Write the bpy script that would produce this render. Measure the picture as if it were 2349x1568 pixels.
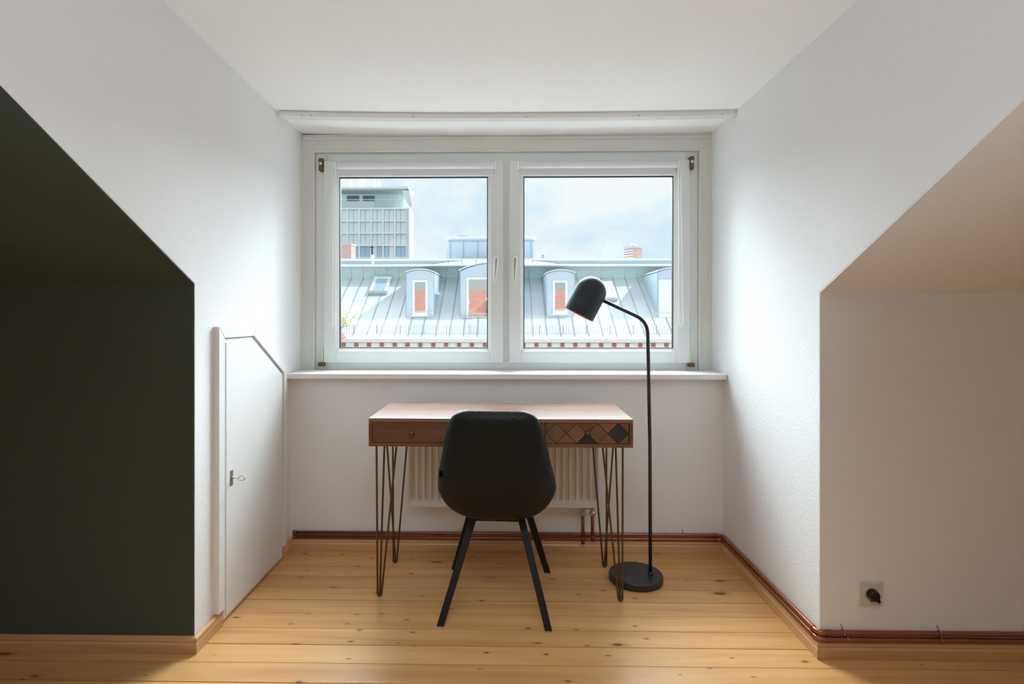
import bpy, bmesh, math, random
from mathutils import Vector, Matrix, Quaternion
for o in list(bpy.data.objects): bpy.data.objects.remove(o, do_unlink=True)
S = bpy.context.scene; C = S.collection
random.seed(7)
PI = math.pi
# ------------------------------------------------------------------ camera
F = 1280.0; W_, H_ = 2349, 1568; YAW = math.radians(1.0); EYE = 1.17; PX0 = 1137.7; PY0 = 725.0
cam_d = bpy.data.cameras.new('camera'); cam = bpy.data.objects.new('camera', cam_d); C.objects.link(cam)
cam.location = (0, 0, EYE); cam.rotation_euler = (PI/2, 0, YAW)
cam_d.sensor_width = 36; cam_d.lens = F/W_*36
cam_d.shift_x = (W_/2-PX0)/W_; cam_d.shift_y = (PY0-H_/2)/W_
cam_d.clip_start = 0.02; cam_d.clip_end = 800
S.camera = cam
# ------------------------------------------------------------------ colour management
S.view_settings.view_transform = 'Standard'; S.view_settings.look = 'None'
S.view_settings.gamma = 1; S.view_settings.use_curve_mapping = False
S.view_settings.exposure = 0.0
S.cycles.max_bounces = 12; S.cycles.diffuse_bounces = 8; S.cycles.transparent_max_bounces = 12
# ------------------------------------------------------------------ sky
SKY = 1.1
w = bpy.data.worlds.new('sky'); S.world = w; w.use_nodes = True
nt = w.node_tree; nt.nodes.clear()
def N(nt, t, **kw):
    n = nt.nodes.new(t)
    for k, v in kw.items():
        if k in n.inputs: n.inputs[k].default_value = v
        else: setattr(n, k, v)
    return n
out = N(nt, 'ShaderNodeOutputWorld'); bg = N(nt, 'ShaderNodeBackground'); bg.inputs['Strength'].default_value = SKY
tc = N(nt, 'ShaderNodeTexCoord'); mp = N(nt, 'ShaderNodeMapping'); mp.inputs['Scale'].default_value = (1, 1, 1.7)
mp.inputs['Location'].default_value = (0.32, 0.0, 0.10)
no = N(nt, 'ShaderNodeTexNoise'); no.inputs['Scale'].default_value = 3.4; no.inputs['Detail'].default_value = 7; no.inputs['Roughness'].default_value = 0.58
cr = N(nt, 'ShaderNodeValToRGB'); cr.color_ramp.elements[0].position = 0.44; cr.color_ramp.elements[1].position = 0.58
cr.color_ramp.elements[0].color = (0.70, 0.83, 0.95, 1); cr.color_ramp.elements[1].color = (0.93, 0.95, 0.97, 1)
nt.links.new(tc.outputs['Generated'], mp.inputs['Vector']); nt.links.new(mp.outputs[0], no.inputs['Vector'])
nt.links.new(no.outputs['Fac'], cr.inputs['Fac']); nt.links.new(cr.outputs[0], bg.inputs['Color']); nt.links.new(bg.outputs[0], out.inputs[0])
# ------------------------------------------------------------------ lights
def sun(name, direction, energy, angle, col):
    d = bpy.data.lights.new(name, 'SUN'); d.energy = energy; d.angle = math.radians(angle); d.color = col
    o = bpy.data.objects.new(name, d); C.objects.link(o)
    o.rotation_euler = Vector(direction).normalized().to_track_quat('-Z', 'Y').to_euler(); o.location = (0, 8, 8); return o
sun('sun', (-0.72, -0.04, -0.69), 3.2, 0.6, (1, 0.97, 0.92))          # over the opposite roof, from the right
sun('haze_fill_sun', (0.0, -0.94, -0.34), 24.0, 80, (0.80, 0.91, 1.0))     # added broad sun from ahead, stands in for hazy sky to brighten the room
def area(name, loc, rot, sx, sy, e, col):
    d = bpy.data.lights.new(name, 'AREA'); d.shape = 'RECTANGLE'; d.size = sx; d.size_y = sy; d.energy = e; d.color = col
    o = bpy.data.objects.new(name, d); C.objects.link(o); o.location = loc; o.rotation_euler = rot; return o
dl_ = area('daylight_fill', (0, 4.3, 3.45), (0, 0, 0), 2.6, 1.7, 165, (0.82, 0.92, 1.0)); dl_.rotation_euler = (Vector((0, 1.9, 0.5))-dl_.location).to_track_quat('-Z', 'Y').to_euler(); dl_.data.spread = math.radians(110)  # added unseen lamp above the window, stands in for light from the sky
for sx in (-1, 1): area('room_fill', (sx*1.75, -1.5, 2.08), (math.radians(20), 0, 0), 0.9, 0.9, 4.5, (0.82, 0.90, 1.0))  # pair of added fill lights behind the camera, no real lamps there
up = area('fill_from_below', (0, 0.2, 0.35), (math.radians(165), 0, 0), 1.1, 0.6, 10, (0.72, 0.88, 1.0)); up.data.spread = math.radians(120)  # added fill below the view, lifts the ceiling and upper side walls
cl = area('fill_from_above', (0, 0.70, 2.10), (math.radians(33), 0, 0), 1.0, 0.7, 5, (0.80, 0.91, 1.0)); cl.data.spread = math.radians(80)  # added fill overhead without a fixture, brightens floor and lower walls

# ------------------------------------------------------------------ materials
def srgb(r, g, b):
    f = lambda c: (c/255/12.92) if c/255 <= 0.04045 else ((c/255+0.055)/1.055)**2.4
    return (f(r), f(g), f(b), 1)
def mat(name, col, rough=0.5, metal=0.0, spec=0.5, bump=None, var=None):
    """bump=(scale, strength, distance); var=(scale, amount) mottles the colour"""
    m = bpy.data.materials.new(name); m.use_nodes = True; t = m.node_tree; b = t.nodes['Principled BSDF']
    b.inputs['Base Color'].default_value = col; b.inputs['Roughness'].default_value = rough
    b.inputs['Metallic'].default_value = metal; b.inputs['Specular IOR Level'].default_value = spec
    if bump or var:
        tcn = N(t, 'ShaderNodeTexCoord')
    if bump:
        n = N(t, 'ShaderNodeTexNoise'); n.inputs['Scale'].default_value = bump[0]; n.inputs['Detail'].default_value = 3
        bp = N(t, 'ShaderNodeBump'); bp.inputs['Strength'].default_value = bump[1]; bp.inputs['Distance'].default_value = bump[2]
        t.links.new(tcn.outputs['Object'], n.inputs['Vector']); t.links.new(n.outputs['Fac'], bp.inputs['Height']); t.links.new(bp.outputs[0], b.inputs['Normal'])
    if var:
        n = N(t, 'ShaderNodeTexNoise'); n.inputs['Scale'].default_value = var[0]; n.inputs['Detail'].default_value = 4
        mx = N(t, 'ShaderNodeMix'); mx.data_type = 'RGBA'
        mx.inputs[6].default_value = tuple(c*(1-var[1]) for c in col[:3])+(1,); mx.inputs[7].default_value = tuple(min(1, c*(1+var[1])) for c in col[:3])+(1,)
        t.links.new(tcn.outputs['Object'], n.inputs['Vector']); t.links.new(n.outputs['Fac'], mx.inputs[0]); t.links.new(mx.outputs[2], b.inputs['Base Color'])
    return m
def ramp(t, stops):
    r = N(t, 'ShaderNodeValToRGB'); e = r.color_ramp.elements
    e[0].position, e[0].color = stops[0]; e[1].position, e[1].color = stops[-1]
    for p, c in stops[1:-1]:
        x = e.new(p); x.color = c
    return r
def wood(name, light, dark, axis='X', scale=1.0, rough=0.4, knots=False, coat=0.0, seed=0.0, contrast=1.0, spec=0.5, relief=0.12):
    """grain that runs along one axis, shifted by every object's own random number"""
    m = bpy.data.materials.new(name); m.use_nodes = True; t = m.node_tree; b = t.nodes['Principled BSDF']
    g = N(t, 'ShaderNodeNewGeometry'); oi = N(t, 'ShaderNodeObjectInfo')
    mul = N(t, 'ShaderNodeMath', operation='MULTIPLY'); mul.inputs[1].default_value = 37.0
    comb = N(t, 'ShaderNodeCombineXYZ'); comb.inputs[1].default_value = seed
    add = N(t, 'ShaderNodeVectorMath', operation='ADD')
    t.links.new(oi.outputs['Random'], mul.inputs[0]); t.links.new(mul.outputs[0], comb.inputs[0]); t.links.new(mul.outputs[0], comb.inputs[2])
    t.links.new(g.outputs['Position'], add.inputs[0]); t.links.new(comb.outputs[0], add.inputs[1])
    mp = N(t, 'ShaderNodeMapping'); sc = {'X': (1.2, 16, 16), 'Y': (16, 1.2, 16), 'Z': (16, 16, 1.2)}[axis]
    mp.inputs['Scale'].default_value = tuple(s*scale for s in sc); t.links.new(add.outputs[0], mp.inputs['Vector'])
    n = N(t, 'ShaderNodeTexNoise'); n.inputs['Scale'].default_value = 1.0; n.inputs['Detail'].default_value = 4; n.inputs['Distortion'].default_value = 0.6
    t.links.new(mp.outputs[0], n.inputs['Vector'])
    r = ramp(t, [(0.5-0.22/contrast, dark), (0.5+0.2/contrast, light)]); t.links.new(n.outputs['Fac'], r.inputs['Fac'])
    hsv = N(t, 'ShaderNodeHueSaturation'); mr = N(t, 'ShaderNodeMapRange'); mr.inputs['To Min'].default_value = 0.92; mr.inputs['To Max'].default_value = 1.07
    t.links.new(oi.outputs['Random'], mr.inputs['Value']); t.links.new(mr.outputs[0], hsv.inputs['Value']); t.links.new(r.outputs[0], hsv.inputs['Color'])
    col = hsv.outputs[0]
    if knots:
        for sx, sy, th, kc, off in ((2.4, 6.0, 0.060, (0.10, 0.045, 0.018, 1), 0), (4.6, 11.0, 0.054, (0.17, 0.075, 0.03, 1), 5.3)):
            m2 = N(t, 'ShaderNodeMapping'); m2.inputs['Scale'].default_value = (sx, sy, 0.0); m2.inputs['Location'].default_value = (off, off, 0)
            t.links.new(add.outputs[0], m2.inputs['Vector'])
            nd = N(t, 'ShaderNodeTexNoise'); nd.inputs['Scale'].default_value = 6
            vm = N(t, 'ShaderNodeVectorMath', operation='SCALE'); vm.inputs['Scale'].default_value = 0.08
            t.links.new(m2.outputs[0], nd.inputs['Vector']); t.links.new(nd.outputs['Color'], vm.inputs[0])
            ad = N(t, 'ShaderNodeVectorMath', operation='ADD'); t.links.new(m2.outputs[0], ad.inputs[0]); t.links.new(vm.outputs[0], ad.inputs[1])
            v = N(t, 'ShaderNodeTexVoronoi'); v.voronoi_dimensions = '2D'; v.inputs['Scale'].default_value = 1.0; v.inputs['Randomness'].default_value = 1.0
            t.links.new(ad.outputs[0], v.inputs['Vector'])
            # each cell's own random value picks the knot's size, many cells have none
            sp = N(t, 'ShaderNodeSeparateColor'); t.links.new(v.outputs['Color'], sp.inputs[0])
            sz = N(t, 'ShaderNodeMapRange'); sz.inputs['From Min'].default_value = 0.38; sz.inputs['From Max'].default_value = 1.0
            sz.inputs['To Min'].default_value = 0.0; sz.inputs['To Max'].default_value = th
            t.links.new(sp.outputs[0], sz.inputs['Value'])
            dv = N(t, 'ShaderNodeMath', operation='DIVIDE'); t.links.new(v.outputs['Distance'], dv.inputs[0])
            mxn = N(t, 'ShaderNodeMath', operation='MAXIMUM'); mxn.inputs[1].default_value = 0.001; t.links.new(sz.outputs[0], mxn.inputs[0]); t.links.new(mxn.outputs[0], dv.inputs[1])
            kr = ramp(t, [(0.0, (1, 1, 1, 1)), (0.26, (0.9, 0.9, 0.9, 1)), (0.34, (0.3, 0.3, 0.3, 1)), (0.8, (0, 0, 0, 1))])
            hf = N(t, 'ShaderNodeMath', operation='MULTIPLY'); hf.inputs[1].default_value = 0.3; t.links.new(dv.outputs[0], hf.inputs[0]); t.links.new(hf.outputs[0], kr.inputs['Fac'])
            mx = N(t, 'ShaderNodeMix'); mx.data_type = 'RGBA'; mx.inputs[7].default_value = kc
            t.links.new(kr.outputs[0], mx.inputs[0]); t.links.new(col, mx.inputs[6]); col = mx.outputs[2]
    t.links.new(col, b.inputs['Base Color'])
    b.inputs['Roughness'].default_value = rough; b.inputs['Specular IOR Level'].default_value = spec
    b.inputs['Coat Weight'].default_value = coat; b.inputs['Coat Roughness'].default_value = 0.18
    bp = N(t, 'ShaderNodeBump'); bp.inputs['Strength'].default_value = relief; bp.inputs['Distance'].default_value = 0.001
    t.links.new(n.outputs['Fac'], bp.inputs['Height']); t.links.new(bp.outputs[0], b.inputs['Normal'])
    return m
def glass(name, tint, refl, rough=0.0):
    """thin pane: lets light straight through and mirrors a little of it"""
    m = bpy.data.materials.new(name); m.use_nodes = True; t = m.node_tree; t.nodes.clear()
    o = N(t, 'ShaderNodeOutputMaterial'); tr = N(t, 'ShaderNodeBsdfTransparent'); gl = N(t, 'ShaderNodeBsdfGlossy'); mx = N(t, 'ShaderNodeMixShader')
    lw = N(t, 'ShaderNodeLayerWeight'); lw.inputs['Blend'].default_value = 0.5      # same from both sides of the pane
    pw = N(t, 'ShaderNodeMath', operation='POWER'); pw.inputs[1].default_value = 4.0
    fr = N(t, 'ShaderNodeMath', operation='MULTIPLY_ADD'); fr.inputs[1].default_value = 0.6; fr.inputs[2].default_value = refl*.15
    t.links.new(lw.outputs['Facing'], pw.inputs[0]); t.links.new(pw.outputs[0], fr.inputs[0])
    tr.inputs[0].default_value = tint; gl.inputs['Roughness'].default_value = rough
    t.links.new(fr.outputs[0], mx.inputs[0]); t.links.new(tr.outputs[0], mx.inputs[1]); t.links.new(gl.outputs[0], mx.inputs[2]); t.links.new(mx.outputs[0], o.inputs[0])
    return m
def brickmat(name, c1, c2, mortar, scale, bw=0.5, bh=0.25):
    m = bpy.data.materials.new(name); m.use_nodes = True; t = m.node_tree; b = t.nodes['Principled BSDF']
    tcn = N(t, 'ShaderNodeTexCoord'); mp = N(t, 'ShaderNodeMapping'); mp.inputs['Rotation'].default_value = (PI/2, 0, 0)
    br = N(t, 'ShaderNodeTexBrick'); br.inputs['Color1'].default_value = c1; br.inputs['Color2'].default_value = c2; br.inputs['Mortar'].default_value = mortar
    br.inputs['Scale'].default_value = scale; br.inputs['Brick Width'].default_value = bw; br.inputs['Row Height'].default_value = bh; br.inputs['Mortar Size'].default_value = 0.03
    t.links.new(tcn.outputs['Object'], mp.inputs[0]); t.links.new(mp.outputs[0], br.inputs['Vector']); t.links.new(br.outputs[0], b.inputs['Base Color'])
    b.inputs['Roughness'].default_value = 0.85
    return m
M = {}
M['wall'] = mat('white_woodchip_wallpaper', (0.82, 0.82, 0.82, 1), 0.75, bump=(90, 0.5, 0.002), spec=0.3)
M['ceiling'] = mat('white_ceiling_paint', (0.89, 0.89, 0.89, 1), 0.8, bump=(60, 0.25, 0.002), spec=0.3)
M['green'] = mat('dark_green_wall_paint', (0.070, 0.084, 0.064, 1), 0.8, bump=(90, 0.4, 0.002), spec=0.25)
M['pvc'] = mat('white_window_plastic', (0.78, 0.81, 0.80, 1), 0.35)
M['gloss_white'] = mat('white_gloss_lacquer', (0.80, 0.80, 0.79, 1), 0.35)
M['casing'] = mat('off_white_casing_paint', (0.74, 0.74, 0.70, 1), 0.5, var=(9, 0.04))
M['gasket'] = mat('black_rubber_gasket', (0.012, 0.02, 0.025, 1), 0.5)
M['cream_plastic'] = mat('cream_handle_plastic', (0.90, 0.92, 0.86, 1), 0.4)
M['handle_recess'] = mat('shaded_handle_groove', (0.42, 0.44, 0.38, 1), 0.5)
M['brass'] = mat('dull_brass', (0.20, 0.13, 0.06, 1), 0.45, 0.7, var=(200, 0.5))
M['yellow_plastic'] = mat('yellowed_plastic', (0.62, 0.66, 0.50, 1), 0.5)
M['pane'] = glass('window_glass', (0.94, 0.97, 0.965, 1), 0.12)
M['blind'] = mat('pale_grey_blind_fabric', (0.76, 0.77, 0.80, 1), 0.6)
M['clear_plastic'] = mat('clear_bead_chain', (0.93, 0.95, 0.94, 1), 0.2)
M['pine'] = wood('varnished_pine_boards', (0.76, 0.425, 0.170, 1), (0.58, 0.280, 0.090, 1), 'X', rough=0.34, knots=True, coat=0.25)
M['pine_trim'] = wood('varnished_pine_trim', (0.72, 0.43, 0.20, 1), (0.55, 0.29, 0.12, 1), 'X', rough=0.35, coat=0.25)
M['pine_trim_y'] = wood('varnished_pine_trim_lengthwise', (0.72, 0.43, 0.20, 1), (0.55, 0.29, 0.12, 1), 'Y', rough=0.35, coat=0.25)
M['gap'] = mat('dark_joint', (0.05, 0.025, 0.012, 1), 0.9)
M['copper'] = mat('copper_pipe', (0.40, 0.145, 0.072, 1), 0.33, 0.85, var=(14, 0.25))
M['copper_dark'] = mat('tarnished_copper', (0.28, 0.085, 0.04, 1), 0.45, 0.7, var=(20, 0.3))
M['steel'] = mat('nickel_fitting', (0.50, 0.46, 0.40, 1), 0.3, 0.9)
M['grey_clip'] = mat('grey_pipe_clip', (0.25, 0.23, 0.2, 1), 0.5)
M['radiator'] = mat('cream_white_radiator_enamel', (0.76, 0.73, 0.68, 1), 0.35)
M['walnut'] = wood('brown_acacia', (0.23, 0.098, 0.048, 1), (0.105, 0.042, 0.020, 1), 'X', rough=0.42, scale=1.3)
M['walnut_top'] = wood('brown_acacia_top', (0.26, 0.125, 0.075, 1), (0.16, 0.075, 0.045, 1), 'X', rough=0.24, scale=1.0, coat=0.6, spec=0.8, relief=0.015)
M['tile_a'] = wood('reddish_acacia_tile', (0.29, 0.125, 0.062, 1), (0.15, 0.062, 0.03, 1), 'X', rough=0.42, scale=1.8)
M['tile_b'] = wood('brown_acacia_tile', (0.20, 0.098, 0.052, 1), (0.11, 0.05, 0.026, 1), 'Z', rough=0.42, scale=1.8)
M['tile_c'] = mat('blackened_tile', (0.022, 0.024, 0.022, 1), 0.4)
M['hairpin'] = mat('antique_brass_rod', (0.13, 0.085, 0.04, 1), 0.4, 0.8)
M['knob'] = mat('dark_bronze_knob', (0.12, 0.085, 0.055, 1), 0.35, 0.8)
M['leg_black'] = mat('black_powder_coated_steel', (0.006, 0.007, 0.007, 1), 0.5, spec=0.3)
M['lamp_black'] = mat('matt_black_lamp', (0.020, 0.024, 0.026, 1), 0.38)
M['lamp_shade'] = mat('matt_charcoal_shade', (0.022, 0.032, 0.040, 1), 0.5, spec=0.3)
M['lamp_copper'] = mat('copper_shade_lining', (0.85, 0.26, 0.09, 1), 0.4, 0.4)
M['black_plug'] = mat('black_plug_plastic', (0.006, 0.006, 0.006, 1), 0.35)
M['socket'] = mat('cream_socket_plastic', (0.66, 0.62, 0.56, 1), 0.35)
# quilted leather
def quilt():
    m = mat('black_quilted_leather', (0.0045, 0.0065, 0.006, 1), 0.5, spec=0.28); t = m.node_tree; b = t.nodes['Principled BSDF']
    tcn = N(t, 'ShaderNodeTexCoord'); sp = N(t, 'ShaderNodeSeparateXYZ'); t.links.new(tcn.outputs['UV'], sp.inputs[0])
    hs = []
    for op in ('ADD', 'SUBTRACT'):
        a = N(t, 'ShaderNodeMath', operation=op); t.links.new(sp.outputs[0], a.inputs[0]); t.links.new(sp.outputs[1], a.inputs[1])
        fr = N(t, 'ShaderNodeMath', operation='PINGPONG'); fr.inputs[1].default_value = 0.5; t.links.new(a.outputs[0], fr.inputs[0])
        r = N(t, 'ShaderNodeMath', operation='SMOOTH_MIN'); r.inputs[1].default_value = 0.12; r.inputs[2].default_value = 0.1; t.links.new(fr.outputs[0], r.inputs[0]); hs.append(r)
    mn = N(t, 'ShaderNodeMath', operation='MINIMUM'); t.links.new(hs[0].outputs[0], mn.inputs[0]); t.links.new(hs[1].outputs[0], mn.inputs[1])
    bp = N(t, 'ShaderNodeBump'); bp.inputs['Strength'].default_value = 0.5; bp.inputs['Distance'].default_value = 0.012
    t.links.new(mn.outputs[0], bp.inputs['Height']); t.links.new(bp.outputs[0], b.inputs['Normal'])
    return m
M['leather'] = quilt()
# outside
M['zinc'] = mat('pale_zinc_sheet', (0.66, 0.70, 0.72, 1), 0.55, 0.0, var=(1.2, 0.06))
M['zinc_blue'] = mat('blue_grey_zinc', (0.55, 0.65, 0.75, 1), 0.55, 0.0, var=(1.6, 0.06))
M['zinc_green'] = mat('weathered_zinc', (0.46, 0.58, 0.57, 1), 0.55, 0.0, var=(2.5, 0.16))
M['seam'] = mat('grey_zinc_seam', (0.36, 0.42, 0.44, 1), 0.5)
M['white_ext'] = mat('white_exterior_paint', (0.85, 0.87, 0.88, 1), 0.5)
M['ext_pane'] = mat('mirroring_window_glass', (0.05, 0.07, 0.08, 1), 0.02, 0.0, spec=1.0)
M['ext_pane'].node_tree.nodes['Principled BSDF'].inputs['IOR'].default_value = 3.2
M['blue_pane'] = mat('pale_blue_window_glass', (0.42, 0.58, 0.72, 1), 0.15)
M['dark_pane'] = mat('dark_blue_window_glass', (0.10, 0.17, 0.24, 1), 0.1)
M['red_frieze'] = mat('red_brown_stone', (0.42, 0.14, 0.11, 1), 0.8, var=(3, 0.25))
M['cream_wall'] = mat('cream_render', (0.88, 0.84, 0.78, 1), 0.85)
M['chimney'] = brickmat('chimney_brick', (0.46, 0.20, 0.15, 1), (0.36, 0.15, 0.12, 1), (0.60, 0.54, 0.50, 1), 4.5)
M['tower_panel'] = mat('pale_green_facade_panel', (0.80, 0.85, 0.84, 1), 0.5, var=(0.4, 0.05))
M['tower_frame'] = mat('light_facade_grid', (0.88, 0.92, 0.92, 1), 0.6)
M['tower_joint'] = mat('grey_panel_joint', (0.55, 0.62, 0.63, 1), 0.6)
M['tower_soffit'] = mat('grey_roof_soffit', (0.42, 0.50, 0.50, 1), 0.7)
M['redtile'] = brickmat('red_roof_tile', (0.34, 0.16, 0.11, 1), (0.26, 0.11, 0.08, 1), (0.2, 0.07, 0.05, 1), 3.0)
M['leaf'] = mat('yellow_green_leaf', (0.62, 0.62, 0.22, 1), 0.6)
M['asphalt'] = mat('grey_courtyard', (0.06, 0.06, 0.06, 1), 0.9)

# ------------------------------------------------------------------ mesh helpers
class MB:
    def __init__(s): s.v = []; s.f = []; s.uv = None
    def add(s, vs, fs):
        n = len(s.v); s.v += [tuple(v) for v in vs]; s.f += [tuple(i+n for i in f) for f in fs]; return s
    def box(s, x0, x1, y0, y1, z0, z1):
        vs = [(x, y, z) for x in (x0, x1) for y in (y0, y1) for z in (z0, z1)]
        return s.add(vs, [(0, 1, 3, 2), (4, 6, 7, 5), (0, 4, 5, 1), (2, 3, 7, 6), (0, 2, 6, 4), (1, 5, 7, 3)])
    def prism(s, pts, axis, a, b):
        """pts: polygon in the two other axes (order x,y,z without axis), extruded from a to b"""
        def mk(p, t):
            p = list(p); p.insert('xyz'.index(axis), t); return tuple(p)
        n = len(pts); vs = [mk(p, a) for p in pts]+[mk(p, b) for p in pts]
        fs = [tuple(range(n))[::-1], tuple(range(n, 2*n))]+[(i, (i+1) % n, n+(i+1) % n, n+i) for i in range(n)]
        return s.add(vs, fs)
    def tube(s, path, r, seg=12, cap=True, r2=None):
        path = [Vector(p) for p in path]; n = len(path); rings = []
        up = None
        for i, p in enumerate(path):
            d = (path[min(i+1, n-1)]-path[max(i-1, 0)]).normalized()
            if up is None:
                up = d.orthogonal().normalized()
            up = (up-d*up.dot(d)).normalized(); sd = d.cross(up)
            rr = r if r2 is None else r+(r2-r)*i/(n-1)
            rings.append([p+(up*math.cos(2*PI*k/seg)+sd*math.sin(2*PI*k/seg))*rr for k in range(seg)])
        vs = [v for q in rings for v in q]; fs = []
        for i in range(n-1):
            for k in range(seg):
                a, b = i*seg+k, i*seg+(k+1) % seg; fs.append((a, b, b+seg, a+seg))
        if cap: fs += [tuple(range(seg))[::-1], tuple((n-1)*seg+k for k in range(seg))]
        return s.add(vs, fs)
    def lathe(s, prof, origin=(0, 0, 0), axis=(0, 0, 1), seg=32, cap=True):
        """prof: (radius, height) pairs"""
        q = Vector((0, 0, 1)).rotation_difference(Vector(axis).normalized()); o = Vector(origin); vs = []; fs = []
        for r, h in prof:
            for k in range(seg):
                a = 2*PI*k/seg; vs.append(o+q @ Vector((r*math.cos(a), r*math.sin(a), h)))
        for i in range(len(prof)-1):
            for k in range(seg):
                a, b = i*seg+k, i*seg+(k+1) % seg; fs.append((a, b, b+seg, a+seg))
        if cap: fs += [tuple(range(seg))[::-1], tuple((len(prof)-1)*seg+k for k in range(seg))]
        return s.add(vs, fs)
    def frame(s, x0, x1, z0, z1, wl, wr, wt, wb, y0, y1):
        """rectangular frame in the xz plane"""
        s.box(x0, x0+wl, y0, y1, z0, z1); s.box(x1-wr, x1, y0, y1, z0, z1)
        s.box(x0+wl, x1-wr, y0, y1, z1-wt, z1); s.box(x0+wl, x1-wr, y0, y1, z0, z0+wb); return s
    def build(s, name, m, parent=None, smooth=False, bevel=0, origin=None, seg=2):
        me = bpy.data.meshes.new(name)
        off = Vector(origin) if origin is not None else Vector((0, 0, 0))
        if parent is not None and origin is None: off = wloc(parent)
        me.from_pydata([tuple(Vector(v)-off) for v in s.v], [], s.f); me.update()
        bm = bmesh.new(); bm.from_mesh(me); bmesh.ops.recalc_face_normals(bm, faces=bm.faces); bm.to_mesh(me); bm.free()
        o = bpy.data.objects.new(name, me); C.objects.link(o); me.materials.append(M[m] if isinstance(m, str) else m)
        if parent is not None:
            o.parent = parent; o.location = off-wloc(parent)
        else: o.location = off
        POS[o.name] = off
        if smooth:
            for p in me.polygons: p.use_smooth = True
        if bevel:
            b = o.modifiers.new('bevel', 'BEVEL'); b.width = bevel; b.segments = seg; b.limit_method = 'ANGLE'; b.angle_limit = math.radians(40)
            b.harden_normals = False
        return o
POS = {}
def wloc(o): return POS.get(o.name, Vector((0, 0, 0)))
def smooth_angle(o, deg=35):
    me = o.data
    for p in me.polygons: p.use_smooth = True
    bm = bmesh.new(); bm.from_mesh(me)
    for e in bm.edges:
        if len(e.link_faces) == 2 and e.calc_face_angle(0) > math.radians(deg): e.smooth = False
    bm.to_mesh(me); bm.free(); return o
def empty(name, loc):
    o = bpy.data.objects.new(name, None); C.objects.link(o); o.location = loc; o.empty_display_size = 0.1; POS[o.name] = Vector(loc); return o
def tag(o, label, cat, group=None):
    o['label'] = label; o['category'] = cat
    if group: o['group'] = group
    return o
def struct(o): o['kind'] = 'structure'; return o
def at(px, py, y):
    """the point of the plane y = const that the photograph shows at pixel (px, py)"""
    a = (px-PX0)/F; c, s = math.cos(YAW), math.sin(YAW)
    x = y*(a*c-s)/(c+a*s); dep = y*c-x*s
    return Vector((x, y, EYE-(py-PY0)/F*dep))

# ================================================================== THE ROOM
XL, XR = -1.087, 1.080           # dormer side walls
YL, YR, YB, YW = 1.930, 1.940, 2.790, 2.950   # left / right knee wall, low wall under the window, window plane
ZC = 2.125                        # dormer ceiling
KL, KR, SL, SR = 1.284, 1.252, 0.510, 0.490  # knee wall heights and roof slopes
RX = 2.7; RY = -2.9               # rest of the attic room
# floor boards, one by one, running left to right
fl = MB().box(-RX-.1, RX+.1, RY-.1, 3.05, -0.08, -0.022).build('floor', 'gap'); struct(fl)
pitch = 0.1042; y = 2.81
i = 0
while y > RY:
    x0, x1 = (-RX, RX) if y-pitch < 1.93 else (XL, XR)
    cuts = [x0, x1]
    if i % 5 == 3 and y < 1.9: cuts = [x0, random.uniform(-2.2, -1.4), x1]
    gapw = (0.0020, 0.0028, 0.0040, 0.0024, 0.0046)[i % 5]
    for a, b in zip(cuts[:-1], cuts[1:]):
        p = MB().box(a+0.001, b-0.001, y-pitch+gapw, y, -0.022, 0.0).build('floorboard', 'pine', fl)
    y -= pitch; i += 1
# dormer side walls (with the roof slope as their lower front edge)
def cheek(name, x0, x1, yf, k, s):
    ytop = yf-(2.30-k)/s
    return struct(MB().prism([(yf, 0), (3.12, 0), (3.12, 2.30), (ytop, 2.30), (yf, k)], 'x', x0, x1).build(name, 'wall', bevel=0.004))
cheek('wall_left', XL-0.16, XL, YL, KL, SL)
cheek('wall_right', XR, XR+0.16, YR, KR, SR)
# low wall under the window
struct(MB().box(XL, XR, YB, 3.12, 0, 0.858).build('wall_back', 'wall'))
# knee walls and roof slopes
struct(MB().box(-RX, XL-.16, YL, YL+0.12, 0, KL).box(-RX, XL+.0003, YL-.003, YL, 0, KL).build('wall_left_knee', 'green'))
struct(MB().box(XR+.16, RX, YR, YR+0.12, 0, KR).box(XR-.0003, RX, YR-.003, YR, 0, KR).build('wall_right_knee', 'wall'))
def slope(name, x0, x1, yf, k, s, m):
    yt = yf-(2.20-k)/s
    a, b = (x0, x1-.16) if x1 < 0 else (x0+.16, x1)
    g = MB().prism([(yf, k), (yt, 2.20), (yt, 2.32), (yf+0.12, k+0.06)], 'x', a, b)
    g.prism([(yf-.003, k-.002), (yt-.003, 2.198), (yt, 2.20), (yf, k)], 'x', x0, x1)
    return struct(g.build(name, m))
slope('ceiling_slope_left', -RX, XL+.0003, YL, KL, SL, 'green')
slope('ceiling_slope_right', XR-.0003, RX, YR, KR, SR, 'wall')
# flat ceiling with the slight sag of old plaster
def ceil_z(x, y):
    t = (x-XL)/(XR-XL); t = max(0, min(1, t)); e = (2*t-1)**2
    front = max(0, min(1, (2.67-y)/1.2))
    return ZC+e*(0.018 if t < .5 else 0.008)+front*(0.030*(1-t)+0.006)
g = MB(); nx, ny = 24, 16
for j in range(ny+1):
    for i_ in range(nx+1):
        x = XL-0.02+(XR-XL+0.04)*i_/nx; yy = 0.05+(3.1-0.05)*j/ny; g.v.append((x, yy, ceil_z(x, yy)))
for j in range(ny):
    for i_ in range(nx):
        a = j*(nx+1)+i_; g.f.append((a, a+1, a+nx+2, a+nx+1))
g.box(XL-.02, XR+.02, 0.05, 3.12, 2.19, 2.30)
g.box(-RX-.1, RX+.1, RY-.1, 0.06, 2.165, 2.30)
c_ = g.build('ceiling', 'ceiling'); struct(c_)
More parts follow.
